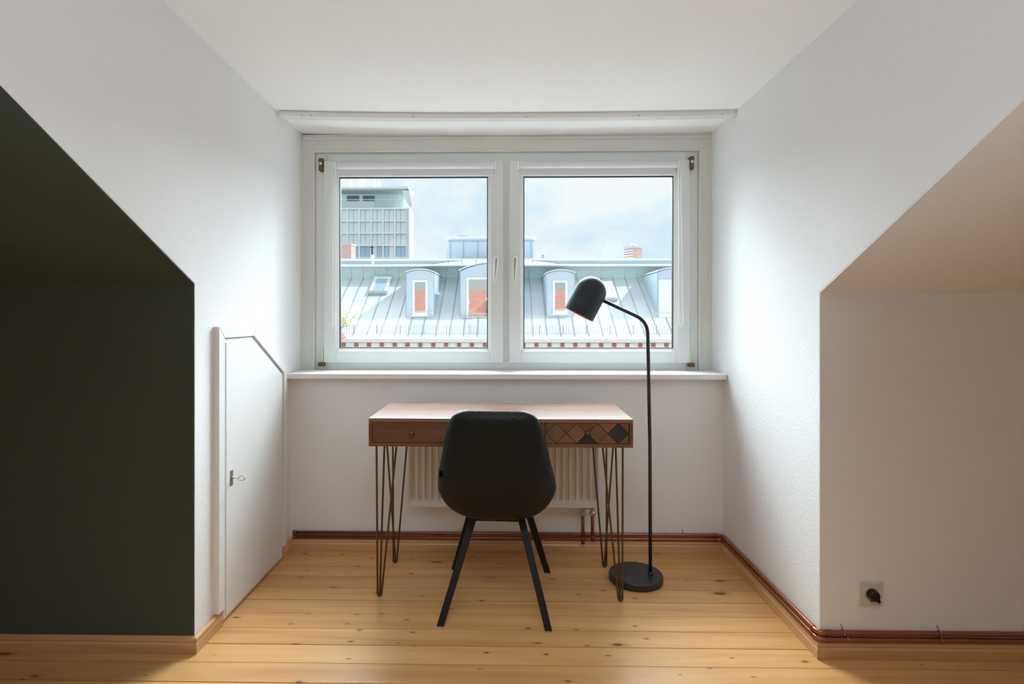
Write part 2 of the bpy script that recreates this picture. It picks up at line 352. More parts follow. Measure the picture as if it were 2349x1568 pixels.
# the rest of the attic behind the camera
struct(MB().box(-RX-.12, RX+.12, RY-.12, RY, 0, 2.2).build('wall_front', 'wall'))
for nm, a, b in (('wall_far_left', -RX-.12, -RX), ('wall_far_right', RX, RX+.12)):
    struct(MB().box(a, b, RY, 2.05, 0, 2.3).build(nm, 'wall'))
# ------------------------------------------------------------------ baseboards
def bb_profile(h=0.056, t=0.017):
    return [(0, 0), (t, 0), (t, h*0.55), (t*0.75, h*0.68), (t*0.9, h*0.76), (t*0.8, h*0.9), (t*0.35, h), (0, h)]
def bb_run(name, p0, p1, nrm, m, h=0.056, m0=0, m1=0, t=0.017):
    """profile swept from p0 to p1 (2-D), nrm points into the room; m0/m1: mitre (+1 outer corner, -1 inner)"""
    p0, p1, nr = Vector(p0), Vector(p1), Vector(nrm); d = (p1-p0).normalized(); pr = bb_profile(h, t); vs = []
    for p, mm, sg in ((p0, m0, -1), (p1, m1, 1)):
        for o, z in pr:
            q = p+nr*o+d*sg*mm*o; vs.append((q.x, q.y, z+0.0008))
    n = len(pr); fs = [tuple(range(n))[::-1], tuple(range(n, 2*n))]+[(k, (k+1) % n, n+(k+1) % n, n+k) for k in range(n)]
    o = MB().add(vs, fs).build(name, m); struct(o); return o
bb_run('baseboard_back', (XL, YB), (XR, YB), (0, -1), 'pine_trim', m0=-1, m1=-1)
bb_run('baseboard_right', (XR, YR), (XR, YB), (-1, 0), 'pine_trim_y', m0=1, m1=-1)
bb_run('baseboard_right_knee', (XR, YR), (RX, YR), (0, -1), 'pine_trim', m0=1)
bb_run('baseboard_left_knee', (-RX, YL), (XL, YL), (0, -1), 'pine_trim', m1=1)
DY0, DY1 = 2.105, 2.672          # cupboard door leaf
bb_run('baseboard_left', (XL, YL), (XL, DY0-0.012), (1, 0), 'pine_trim_y', m0=1)
bb_run('baseboard_left_corner', (XL, DY1+0.008), (XL, YB), (1, 0), 'pine_trim_y', m1=-1)
# ------------------------------------------------------------------ copper pipes above the baseboard
def pipe_path(off, z):
    pts = [(XL+0.02, YB-off, z)]
    def corner(cx, cy, d0, d1, r=0.022, n=6):
        d0, d1 = Vector(d0), Vector(d1); c = Vector((cx, cy)); out = []
        for k in range(n+1):
            t = k/n; a = c-d0*r*(1-t)**2+d1*r*t**2; out.append((a.x, a.y, z))
        return out
    pts += corner(XR-off, YB-off, (1, 0), (0, -1)); pts += corner(XR-off, YR-off, (0, -1), (1, 0)); pts.append((RX-0.01, YR-off, z)); return pts
for z, off, lab in ((0.0885, 0.011, 'upper of the two copper heating pipes running above the baseboard'), (0.0670, 0.0125, 'lower of the two copper heating pipes, resting just on the baseboard')):
    t = empty('copper_pipe', (XR-off, YB-off, z)); tag(t, lab, 'pipe')
    MB().tube(pipe_path(off, z), 0.0082, 12).build('pipe_run', 'copper', t, smooth=True)
    for (x, yy, dx, dy) in ((XR-off-0.036, YB-off, 1, 0), (XR-off, YB-off-0.034, 0, 1), (XR-off, YR-off+0.036, 0, 1), (XR-off+0.036, YR-off, 1, 0), (XL+0.03, YB-off, 1, 0)):
        MB().tube([(x-dx*.008, yy-dy*.008, z), (x+dx*.008, yy+dy*.008, z)], 0.0097, 14).build('soldered_fitting', 'copper', t, smooth=False)
    k = 0.045
    for (x, yy, ang) in ((XR+0.075+(0.012 if z < .08 else 0), YR-off, 'x'), (XR+0.40, YR-off, 'x'), (-0.64, YB-off, 'x'), (0.88, YB-off, 'x'), (0.14, YB-off, 'x')):
        MB().tube([(x, yy-0.0095*math.cos(a)*1, z+0.0098*math.sin(a)) for a in [PI*(-.5)+2*PI*q/16 for q in range(13)]], 0.0016, 6).tube([(x, yy+0.004, z+0.008), (x-0.004, yy+0.008, z+0.024)], 0.0016, 6).build('pipe_clip', 'grey_clip', t, smooth=True)
# ------------------------------------------------------------------ cupboard door in the left side wall
ZT, ZS, DYS = 1.086, 0.898, 2.352     # flat top height, height at the far post, where the slant starts
dr = empty('door_1', (XL, (DY0+DY1)/2, 0)); struct(dr)
def outline(o):   # door outline grown by o
    return [(DY0-o, 0.0), (DY0-o, ZT+o), (DYS+o*0.32, ZT+o), (DY1+o, ZS+o*0.32), (DY1+o, 0.0)]
fr = MB(); A, B = outline(0.046), outline(0.0); A[0] = (A[0][0], 0.058); B[0] = (B[0][0], 0.058); A[4] = (A[4][0], .058); B[4] = (B[4][0], .058)
A[3] = (DY1+0.032, A[3][1]); A[4] = (DY1+0.032, .058)
for k in range(4):
    fr.prism([A[k], A[k+1], B[k+1], B[k]], 'x', XL-0.002, XL+0.020)
fr.build('door_frame', 'gloss_white', dr, bevel=0.0025)
leaf = MB().prism([(DY0+.003, 0.010), (DY0+.003, ZT-.003), (DYS, ZT-.003), (DY1-.003, ZS-.003), (DY1-.003, 0.010)], 'x', XL-0.001, XL+0.012).build('door_leaf', 'gloss_white', dr, bevel=0.002)
B2 = [(DY0+.016, 0.022), (DY0+.016, ZT-.016), (DYS-.006, ZT-.016), (DY1-.014, ZS-.010), (DY1-.014, 0.022)]
MB().prism(B2, 'x', XL+0.0121, XL+0.0165).build('raised_panel', 'gloss_white', leaf, bevel=0.003)
ky, kz = 2.160, 0.540
pl = MB().box(XL+.0165, XL+.0185, ky-.010, ky+.010, kz-.03, kz+.03).build('keyhole_plate', 'steel', leaf, bevel=0.0015); pl['label'] = 'nickel keyhole plate'
key = MB().tube([(XL+.017, ky, kz), (XL+.045, ky, kz-.001)], 0.0024, 8).lathe([(.004, 0), (.004, .006)], (XL+.019, ky, kz), (1, 0, 0), 12)
ring = [(XL+.057+0.013*math.cos(a), ky+0.002*math.sin(a), kz-.001+.008*math.sin(a)) for a in [2*PI*q/20 for q in range(21)]]
key.tube(ring, 0.002, 8, cap=False).build('key', 'steel', leaf, smooth=True)['label'] = 'small steel key in its lock'
# ================================================================== THE WINDOW
wn = empty('window_1', (0, YW, 0.88)); struct(wn)
def wx(px, y=YW): return at(px, 700, y).x
def wz(py, y=YW): return at(1160, py, y).z
ZB, ZTP = 0.860, 2.135
xl, xr = XL, XR
# casing round the window, then the fixed frame, then two sashes
c0 = [wx(722), wx(1603), wz(853), wz(348)]
MB().frame(xl, xr, ZB, ZTP, c0[0]-xl, xr-c0[1], ZTP-c0[3], max(.004, c0[2]-ZB), YW, YW+0.10).build('casing', 'casing', wn, bevel=0.002)
bx = MB()      # thin cover strips where casing meets wall and frame
bx.frame(xl, xr, ZB, 2.117, .012, .012, .012, .004, YW-.008, YW)
bx.frame(c0[0]-.010, c0[1]+.010, ZB, c0[3]+.010, .010, .010, .010, .004, YW-.006, YW+.001)
bx.build('cover_strip', 'casing', wn, bevel=0.0015)
mid0, mid1 = wx(1156.5), wx(1166.5)
fz0, fz1 = wz(838), wz(362)
MB().frame(c0[0], c0[1], c0[2]-.004, c0[3], wx(750)-c0[0], c0[1]-wx(1577), c0[3]-fz1+.02, fz0-c0[2]+.03, YW+.012, YW+.09).box(mid0-.03, mid1+.03, YW+.013, YW+.089, fz0+.026, fz1-.016).build('fixed_frame', 'pvc', wn, bevel=0.003)
Ys = YW-0.008
def sash(pxa, pxb, ga, gb, hinge_px, hand_px, left):
    x0, x1 = at(pxa, 600, Ys).x, at(pxb, 600, Ys).x; z0, z1 = at(1160, 832, Ys).z, at(1160, 367, Ys).z
    g0, g1 = at(ga, 600, Ys+.02).x, at(gb, 600, Ys+.02).x; h0, h1 = at(1160, 799, Ys+.02).z, at(1160, 404, Ys+.02).z
    s = MB().frame(x0, x1, z0, z1, g0-x0-.012, x1-g1-.012, z1-h1-.012, h0-z0-.012, Ys, Ys+.07).build('sash', 'pvc', wn, bevel=0.004)
    b = MB()   # glazing bead, chamfered towards the glass
    for p, q in (((g0-.014, h0-.014), (g1+.014, h0-.014)), ((g1+.014, h0-.014), (g1+.014, h1+.014)), ((g1+.014, h1+.014), (g0-.014, h1+.014)), ((g0-.014, h1+.014), (g0-.014, h0-.014))):
        cx, cz = (g0+g1)/2, (h0+h1)/2
        def inn(pt, o): return (pt[0]+(o if pt[0] < cx else -o), pt[1]+(o if pt[1] < cz else -o))
        P0, P1 = inn(p, .016), inn(q, .016)
        b.add([(p[0], Ys+.004, p[1]), (q[0], Ys+.004, q[1]), (P1[0], Ys+.018, P1[1]), (P0[0], Ys+.018, P0[1]), (p[0], Ys+.03, p[1]), (q[0], Ys+.03, q[1]), (P1[0], Ys+.03, P1[1]), (P0[0], Ys+.03, P0[1])],
              [(0, 1, 2, 3), (7, 6, 5, 4), (0, 4, 5, 1), (3, 2, 6, 7), (0, 3, 7, 4), (1, 5, 6, 2)])
    b.build('glazing_bead', 'pvc', s)
    MB().frame(g0+.001, g1-.001, h0+.001, h1-.001, .0055, .0055, .0055, .0055, Ys+.019, Ys+.034).build('gasket', 'gasket', s)
    MB().box(g0+.003, g1-.003, Ys+.030, Ys+.034, h0+.003, h1-.003).build('pane', 'pane', s)
    # handle
    hx = at(hand_px, 600, Ys).x; hz = at(1160, 594, Ys).z
    MB().box(hx-.014, hx+.014, Ys-.010, Ys, hz-.022, hz+.014).build('handle_rosette', 'pvc', s, bevel=0.003)
    tilt = -.012 if left else -.006
    zb = at(1160, 646, Ys-.04).z; zt = hz-.002
    hd = MB(); n = 14; path = []
    ring = []
    for k in range(n+1):
        t = k/n; path.append((hx-.009+tilt*t*.6+.003*t, Ys-.045, zt-(zt-zb)*t))
    path2 = [(hx+.009+tilt*t*.9-.003*t, Ys-.045, zt-(zt-zb)*t) for t in [k/n for k in range(n, -1, -1)]]
    arc = [(hx+.009*math.cos(a), Ys-.045, zt+.009*math.sin(a)) for a in [PI*q/8 for q in range(1, 8)]]
    hd.tube(path+path2+arc+[path[0]], .0042, 8, cap=False)
    lever = MB().prism([(hx-.007, zt), (hx+.007, zt), (hx+.004+tilt*.9, zb), (hx-.004+tilt*.6, zb)], 'y', Ys-.038, Ys-.032)
    lever.tube([(hx, Ys-.008, hz-.006), (hx, Ys-.042, hz-.006)], .007, 12)
    lo = lever.build('handle_lever', 'handle_recess', s)
    ho = hd.build('handle', 'cream_plastic', s, smooth=True); ho['label'] = 'cream window handle pointing down'
    # hinges at the outer side
    px = hinge_px; hxx = at(px, 600, Ys).x
    zt_ = at(1160, 376, Ys).z
    h_ = MB().box(hxx-.010, hxx+.010, Ys-.012, Ys+.02, zt_-.034, zt_+.034)
    h_.box(hxx-.012, hxx+.012, Ys-.014, Ys+.01, zt_+.012, zt_+.030).lathe([(.0095, 0), (.0095, .018)], (hxx, Ys-.010, zt_-.028), (0, 0, 1), 12)
    h_.build('top_hinge', 'brass', s, bevel=0.002)['label'] = 'tarnished brass hinge'
    MB().tube([(hxx, Ys-.012, zt_-.002), (hxx, Ys-.012, zt_+.010)], .007, 10).build('hinge_cap', 'pvc', s)
    zb_ = at(1160, 836, Ys).z
    MB().box(hxx-.015, hxx+.015, Ys-.012, Ys+.02, zb_-.010, zb_+.010).tube([(hxx-.006, Ys-.014, zb_-.004), (hxx+.008, Ys-.014, zb_+.004)], .003, 8).build('corner_hinge', 'brass', s, bevel=0.002)
    MB().box(hxx-.005+(0.004 if left else -.006), hxx+.006+(0.004 if left else -.006), Ys-.004, Ys+.02, zb_+.012, zb_+.080).build('hinge_cover', 'yellow_plastic', s, bevel=0.002)
    return s
sash(742, 1154, 778, 1120, 737, 1139, True)
sash(1168, 1583, 1200, 1545, 1586, 1181, False)
# window sill
sy0 = 2.735
MB().box(XL+.001, XR-.001, sy0, YW-.0082, 0.8605, 0.887).build('window_sill', 'gloss_white', wn, bevel=0.004)
# roller blinds rolled up at the top of each sash
def blind(pxa, pxb, chain_right, lab):
    yb = Ys-.022
    x0, x1 = at(pxa, 600, yb).x, at(pxb, 600, yb).x; zc = at(1160, 379, yb).z
    t = empty('roller_blind', ((x0+x1)/2, Ys, zc)); tag(t, lab, 'roller blind')
    MB().tube([(x0+.008, yb, zc), (x1-.008, yb, zc)], .0175, 20).build('fabric_roll', 'blind', t, smooth=False)
    MB().box(x0+.008, x1-.008, Ys-.012, Ys-.006, zc-.045, zc).box(x0+.008, x1-.008, Ys-.014, Ys-.004, zc-.050, zc-.042).build('blind_fabric', 'blind', t, bevel=.001)
    for xx, sg in ((x0, 1), (x1, -1)):
        MB().lathe([(.021, 0), (.021, .005), (.010, .006), (.010, .010)], (xx, yb, zc), (sg, 0, 0), 20).box(xx-.004, xx+.004, Ys-.022, Ys-.001, zc-.02, zc+.02).build('end_bracket', 'clear_plastic', t, bevel=.001)
    cxp = x1+.006 if chain_right else x0-.006
    ch = MB(); zt, zbm = zc+.005, at(1160, 745, yb).z
    wv = .008 if not chain_right else .010; dx = 0 if not chain_right else .014
    path = [(cxp-.006, yb-.004, zt)]
    for k in range(1, 14):
        q = k/14; path.append((cxp-.006+(dx-wv*q)*(q if chain_right else 1)*.6, yb-.004, zt+(zbm+.03-zt)*q))
    bx0 = path[-1][0]; rr = .011 if chain_right else .008
    for k in range(0, 9):
        a = PI+PI*k/8; path.append((bx0+rr+rr*math.cos(a), yb-.006, zbm+.015+.022*math.sin(a)*(1.1)))
    ex = path[-1][0]
    for k in range(1, 15):
        q = k/14; path.append((ex+(cxp+.006-ex)*q, yb-.004, zbm+.015+(zt-zbm-.015)*q))
    ch.tube(path, .0026, 6, cap=False); ch.build('bead_chain', 'clear_plastic', t, smooth=True)
    return t
blind(770, 1137, False, 'rolled up white roller blind on the left window sash')
blind(1189, 1556, True, 'rolled up white roller blind on the right window sash')
# curtain rail under the ceiling
ry = 2.655
cr_ = empty('curtain_rail', (0, ry, 2.11)); tag(cr_, 'white flat curtain rail fixed to the ceiling above the window', 'curtain rail')
rx0, rx1 = at(646, 275, ry).x, at(1680, 275, ry).x
rx0 = max(rx0, XL+.004); rx1 = min(rx1, XR-.004)
def railstrip(ya, yb, za, zb, name, m):
    g = MB(); n = 24
    for k in range(n+1):
        x = rx0+(rx1-rx0)*k/n; zc = ceil_z(x, ry)
        g.v += [(x, ya, zc-za), (x, yb, zc-za), (x, yb, zc-zb), (x, ya, zc-zb)]
    for k in range(n):
        a = 4*k
        for q in range(4): g.f.append((a+q, a+(q+1) % 4, a+4+(q+1) % 4, a+4+q))
    g.f += [(0, 1, 2, 3), (4*n+3, 4*n+2, 4*n+1, 4*n)]
    return g.build(name, m, cr_)
railstrip(ry-.030, ry+.022, .0005, .016, 'rail_body', 'gloss_white')
railstrip(ry-.034, ry-.022, .014, .026, 'front_lip', 'gloss_white')
railstrip(ry-.010, ry+.022, .016, .022, 'runner_track', 'casing')
for px in (698, 719, 950, 1206, 1461, 1650):
    x = at(px, 285, ry).x; zc = ceil_z(x, ry)
    MB().lathe([(.0022, 0), (.0022, .0012)], (x, ry-.0345, zc-.020), (0, -1, 0), 8).build('screw', 'gasket', cr_)
# ================================================================== RADIATOR
rd = empty('radiator', (0, 2.79, 0.25)); tag(rd, 'cream white ribbed panel radiator on the wall behind the desk', 'radiator')
yr0 = 2.700; r0, r1 = at(937, 1100, yr0).x, at(1373, 1100, yr0).x; rz0, rz1 = at(1160, 1163, yr0).z, 0.742
g = MB(); prof = []
x = r0+.006; pit = 0.0318; n = int((r1-r0-.012)/pit)
pit = (r1-r0-.012)/n
for k in range(n):
    b = x+k*pit; prof += [(b, 0.0), (b+pit*.25, 0.0), (b+pit*.38, .016), (b+pit*.74, .016), (b+pit*.86, 0.0)]
prof.append((r1-.006, 0.0))
za, zb2 = rz0+.045, rz1-.045
for (xx, d) in prof:
    g.v += [(xx, yr0, rz0+.014), (xx, yr0, za-.012), (xx, yr0+d, za), (xx, yr0+d, zb2), (xx, yr0, zb2+.012), (xx, yr0, rz1)]
for k in range(len(prof)-1):
    for q in range(5): a = 6*k+q; g.f.append((a, a+1, a+7, a+6))
g.build('ribbed_panel', 'radiator', rd)
MB().box(r0+.006, r1-.006, yr0+.012, yr0+.02, rz0, rz1).frame(r0, r1, rz0, rz1+.002, .006, .006, .003, .016, yr0-.004, yr0+.062).build('housing', 'radiator', rd, bevel=.0025)
gr = MB()
for k in range(44): xx = r0+.01+(r1-r0-.02)*k/43; gr.box(xx-.002, xx+.002, yr0+.004, yr0+.058, rz1-.002, rz1+.006)
gr.box(r0, r1, yr0-.002, yr0+.004, rz1-.01, rz1+.008).box(r0, r1, yr0+.056, yr0+.062, rz1-.01, rz1+.008).build('top_grille', 'radiator', rd)
for xa_ in (r0+.15, r1-.19): MB().box(xa_, xa_+.04, yr0+.062, 2.7895, rz0+.1, rz1-.05).build('wall_bracket', 'radiator', rd)
yv = yr0+.035
for px, zend in ((1337, .055), (1359, .062)):
    x = at(px, 1200, yv).x
    MB().tube([(x, yv, rz0+.001), (x, yv, rz0-.02)], .0075, 12).lathe([(.006, 0), (.0145, .006), (.0145, .018), (.009, .026), (.009, .034)], (x, yv, rz0-.052), (0, 0, 1), 8).build('valve', 'steel', rd)
    path = [(x, yv, rz0-.04), (x, yv, zend+.035)]
    MB().tube(path, .0078, 12).lathe([(.0095, 0), (.0095, .016)], (x, yv, zend+.02), (0, 0, 1), 12).tube([(x, yv, zend+.026), (x, yv, zend+.004 if px < 1350 else zend+.010)], .0088, 12).tube([(x, yv, zend+.022), (x, YB-.012, zend+.022)], .0078, 10).build('copper_riser', 'copper_dark', rd, smooth=True)['label'] = 'tarnished copper riser pipe'
x1_, x2_ = at(1337, 1200, yv).x, at(1359, 1200, yv).x
MB().tube([(x1_, yv, rz0-.012), (x2_, yv, rz0-.012)], .0055, 10).build('valve_bridge', 'steel', rd, smooth=True)
# ================================================================== DESK
DZ = 0.760; Dh = 0.114; DW = 1.060; DD = 0.415
dk = empty('desk', (-0.021, 2.443, 0)); tag(dk, 'small brown wooden desk with hairpin legs standing under the window', 'desk')
dk_rot = math.radians(-0.45)
def D(mb, name, m, parent, **kw):   # build in desk space (origin = desk centre on the floor)
    me = mb.build(name, m, None, **kw); me.parent = parent
    return me
hx_, hy_ = DW/2, DD/2
zb = DZ-Dh
D(MB().box(-hx_, hx_, -hy_, hy_, DZ-.016, DZ), 'desktop', 'walnut_top', dk, bevel=.0015)
cs = MB().box(-hx_, hx_, -hy_, hy_, zb, zb+.014)
cs.box(-hx_, -hx_+.014, -hy_, hy_, zb+.014, DZ-.016).box(hx_-.014, hx_, -hy_, hy_, zb+.014, DZ-.016).box(-hx_+.014, hx_-.014, hy_-.012, hy_, zb+.014, DZ-.016)
dxl, dxr = -hx_+.346, hx_-.350
cs.box(dxl, dxl+.016, -hy_+.001, hy_-.012, zb+.014, DZ-.016).box(dxr-.016, dxr, -hy_+.001, hy_-.012, zb+.014, DZ-.016)
D(cs, 'carcass', 'walnut', dk, bevel=.001)
def drawer(xa, xb, plain):
    z0, z1 = zb+.0155, DZ-.0175; yf = -hy_+.004
    d = MB().box(xa, xb, yf+(0 if plain else .006), yf+.018, z0, z1).box(xa+.01, xb-.01, yf+.018, hy_-.03, z0+.004, z0+.010)
    d.box(xa+.01, xa+.02, yf+.018, hy_-.03, z0, z1-.012).box(xb-.02, xb-.01, yf+.018, hy_-.03, z0, z1-.012)
    o = D(d, 'drawer', 'walnut', dk, bevel=.001)
    xc = (xa+xb)/2
    zc = (z0+z1)/2; zk = zc-.001 if plain else zc+.002
    k = MB().lathe([(.004, 0), (.0045, .006), (.010, .012), (.0115, .017), (.010, .022), (.005, .0245), (.001, .025)], (xc-(.003 if plain else 0), yf, zk), (0, -1, 0), 20)
    ko = k.build('knob', 'knob', None, smooth=True); ko.parent = o; ko['label'] = 'small round bronze knob'
    if plain: return o
    # diamond tiles: four whole diamonds, half diamonds between them, quarter pieces in the corners
    Wd, Hd = xb-xa-.002, z1-z0-.001; hw = Wd/8; g = .0010; n = 4
    def clip(poly):   # clip to the drawer front
        def cl(ps, ax, lim, keep_less):
            outp = []
            for i in range(len(ps)):
                a, b = ps[i], ps[(i+1) % len(ps)]
                ia = (a[ax] <= lim) == keep_less or a[ax] == lim; ib = (b[ax] <= lim) == keep_less or b[ax] == lim
                if ia: outp.append(a)
                if ia != ib:
                    t = (lim-a[ax])/(b[ax]-a[ax]); outp.append((a[0]+(b[0]-a[0])*t, a[1]+(b[1]-a[1])*t))
            return outp
        for ax, lim, k_ in ((0, xa+.001, False), (0, xb-.001, True), (1, z0+.0005, False), (1, z1-.0005, True)):
            poly = cl(poly, ax, lim, k_)
            if len(poly) < 3: return None
        return poly
    cells = [(xa+.001+hw*(2*q+1), zc, q, 'm') for q in range(4)]
    for q in range(5):
        cells += [(xa+.001+hw*2*q, zc+Hd/2, q, 't'), (xa+.001+hw*2*q, zc-Hd/2, q, 'b')]
    cols = {('m', 0): 'tile_b', ('m', 1): 'tile_a', ('m', 2): 'tile_b', ('m', 3): 'tile_c', ('b', 2): 'tile_c', ('t', 1): 'tile_b', ('t', 2): 'tile_b', ('t', 3): 'tile_a', ('b', 3): 'tile_a', ('b', 1): 'tile_a', ('b', 0): 'tile_a', ('t', 0): 'tile_b', ('t', 4): 'tile_b', ('b', 4): 'tile_b'}
    for cx, cz, q, kind in cells:
        hw_, hh_ = hw-g*1.4, Hd/2-g*1.4
        poly = clip([(cx-hw_, cz), (cx, cz-hh_), (cx+hw_, cz), (cx, cz+hh_)])
        if not poly: continue
        dp = random.uniform(-.0008, .0008)+(-.0015 if kind == 'm' else 0)
        mm = cols[(kind, q)]
        to = MB().prism(poly, 'y', yf+dp, yf+.0058).build('tile', mm, None, bevel=.0006, seg=1); to.parent = o
        if mm == 'tile_c': to['label'] = 'blackened diamond tile'
    return o
drawer(-hx_+.0155, dxl-.0015, True); drawer(dxr+.0015, hx_-.0155, False)
def hairpin(foot, tops):
    """three rods that meet at the foot"""
    g = MB(); fx, fy = foot; A, B, Cc = [Vector((a[0], a[1], zb-.002)) for a in tops]; r = .0042
    def down(p, off):
        return [p, Vector((fx+off[0], fy+off[1], .016))]
    offs = []
    for T in (A, B, Cc):
        d = Vector((T.x-fx, T.y-fy)); d = d.normalized()*.0085 if d.length > 1e-4 else Vector((0, 0)); offs.append((d.x, d.y))
    # outer rod bends under into the inner one
    sx = -1 if fx < 0 else 1
    o1, o2, o3 = (sx*.008, 0), (-sx*.000, .008), (-sx*.009, 0)
    pathA = down(A, o1)+[Vector((fx+.008*sx*math.cos(a), fy, .014-.0095*math.sin(a))) for a in [PI*q/8 for q in range(1, 8)]]+down(Cc, o3)[::-1]
    g.tube(pathA, r, 10)
    pb = down(B, o2)+[Vector((fx-sx*.0, fy+.008*math.cos(a), .014-.0095*math.sin(a))) for a in [PI*q/8 for q in range(1, 6)]]
    g.tube(pb, r, 10)
    xs = [p.x for p in (A, B, Cc)]; ys = [p.y for p in (A, B, Cc)]
    g.box(min(xs)-.010, max(xs)+.010, min(ys)-.010, max(ys)+.010, zb-.0035, zb+.0000)
    o = g.build('leg', 'hairpin', None); o.parent = dk; smooth_angle(o, 40); return o
def dl(px, py, y, z):   # pixel on horizontal plane height z at depth y -> desk space xy
    return (at(px, py, y).x-dk.location.x, y-dk.location.y)
cy = dk.location.y
def L(px, y): return (at(px, 1100, y).x-dk.location.x, y-cy)
hairpin(L(870.5, 2.318), [L(864, 2.262), L(882, 2.352), L(910, 2.262)])
hairpin(L(1423.5, 2.300), [L(1429, 2.262), L(1412, 2.352), L(1383, 2.262)])
hairpin(L(905, 2.632), [L(900, 2.612), L(885, 2.520), L(935.5, 2.612)])
hairpin(L(1386.5, 2.612), [L(1390, 2.606), L(1408, 2.520), L(1356, 2.606)])
dk.rotation_euler.z = dk_rot
# ================================================================== CHAIR
ch = empty('chair', (-0.028, 2.325, 0)); tag(ch, 'black quilted leather shell chair seen from behind, pushed up to the desk', 'chair')
def interp(tab, t):
    for (a, va), (b, vb) in zip(tab[:-1], tab[1:]):
        if t <= b:
            q = (t-a)/(b-a) if b > a else 0; q = max(0, min(1, q)); return [x+(y_-x)*q for x, y_ in zip(va, vb)]
    return tab[-1][1]
# v: (y, z, half width, side curl)
key_ = [(0, (-.258, .812, .100, .010)), (.02, (-.263, .809, .122, .015)), (.05, (-.268, .795, .141, .022)), (.09, (-.269, .774, .153, .029)), (.15, (-.268, .742, .166, .038)), (.30, (-.258, .640, .187, .056)), (.45, (-.244, .545, .208, .078)),
        (.56, (-.222, .460, .219, .108)), (.64, (-.175, .402, .214, .128)), (.72, (-.100, .374, .208, .128)), (.82, (.000, .378, .208, .105)), (.92, (.130, .402, .206, .070)), (1.0, (.200, .408, .186, .035))]
def smoothrow(t):
    acc = [0]*4; w = 0
    for k in range(-4, 5):
        tt = min(1, max(0, t+k*.014*min(1, .2+t*3))); wv = math.exp(-(k/2.4)**2); r = interp(key_, tt); acc = [a+b*wv for a, b in zip(acc, r)]; w += wv
    return [a/w for a in acc]
nu, nv = 28, 60; g = MB(); rows = [smoothrow(j/nv) for j in range(nv+1)]; uvs = []
for j in range(nv+1):
    yv_, zv, hw, cl = rows[j]; a, b = rows[max(0, j-1)], rows[min(nv, j+1)]
    ty, tz = b[0]-a[0], b[1]-a[1]; L_ = math.hypot(ty, tz); ny_, nz_ = -tz/L_, ty/L_      # inward normal (towards the sitter)
    for i_ in range(nu+1):
        u = -1+2*i_/nu; x = hw*math.sin(u*PI/2*.97)/math.sin(PI/2*.97)
        c = cl*abs(u)**2.6
        dip = -.006*(1-u*u) if j < 3 else 0
        g.v.append((x, yv_+ny_*c, zv+nz_*c+dip)); uvs.append((u*hw*21, j/nv*15))
for j in range(nv):
    for i_ in range(nu):
        a = j*(nu+1)+i_; g.f.append((a, a+1, a+nu+2, a+nu+1))
me = bpy.data.meshes.new('seat_shell'); me.from_pydata(g.v, [], g.f); me.update()
uvl = me.uv_layers.new(name='UVMap')
for lp in me.loops: uvl.data[lp.index].uv = uvs[lp.vertex_index]
so = bpy.data.objects.new('seat_shell', me); C.objects.link(so); so.parent = ch; me.materials.append(M['leather'])
for p in me.polygons: p.use_smooth = True
sd = so.modifiers.new('solid', 'SOLIDIFY'); sd.thickness = .034; sd.offset = 0
bv = so.modifiers.new('bevel', 'BEVEL'); bv.width = .012; bv.segments = 3; bv.limit_method = 'ANGLE'; bv.angle_limit = math.radians(60)
# piping along the rim
rim = [Vector(g.v[j*(nu+1)]) for j in range(nv, -1, -1)]+[Vector(g.v[i_]) for i_ in range(1, nu+1)]+[Vector(g.v[j*(nu+1)+nu]) for j in range(1, nv+1)]
MB().tube([p+Vector((0, -.010, 0)) for p in rim], .0055, 8).build('piping', mat('black_leather_piping', (0.02, 0.021, 0.019, 1), 0.35), None, smooth=True).parent = ch
def legbar(foot, top, w=.026, t=.016, name='leg'):
    f, tp = Vector(foot), Vector(top); d = (tp-f).normalized(); side = Vector((1, 0, 0)); side = (side-d*side.dot(d)).normalized(); fw = d.cross(side)
    vs = []
    for p, s in ((f, 1), (tp, 1.1)):
        for a, b in ((-1, -1), (1, -1), (1, 1), (-1, 1)):
            q = p+side*a*w/2*s+fw*b*t/2*s
            if p is f:   # cut flat on the floor
                q = q+d*((.004-q.z)/d.z)
            vs.append(tuple(q))
    o = MB().add(vs, [(0, 1, 2, 3), (7, 6, 5, 4), (0, 4, 5, 1), (1, 5, 6, 2), (2, 6, 7, 3), (3, 7, 4, 0)]).build(name, 'leg_black', None, bevel=.002); o.parent = ch
    gl = MB().box(f.x-.010, f.x+.010, f.y-.007, f.y+.007, 0, .005).build('foot_glide', mat('grey_foot_glide', (.3, .3, .3, 1), .5) if 'grey_foot_glide' not in bpy.data.materials else bpy.data.materials['grey_foot_glide'], None); gl.parent = o
    return o
zt = .360
for fx, fy, tx, ty in ((-.205, -.238, -.098, -.085), (.203, -.238, .096, -.085), (-.224, .238, -.118, .070), (.205, .238, .112, .070)):
    legbar((fx, fy, 0), (tx, ty, zt))
MB().box(-.10, .10, -.09, .09, zt-.012, zt+.002).build('seat_bracket', 'leg_black', None, bevel=.002).parent = ch
MB().box(-.214, -.210, -.225, -.205, .555, .580).build('maker_tag', 'gasket', None).parent = ch
ch.rotation_euler.z = math.radians(-3.5)
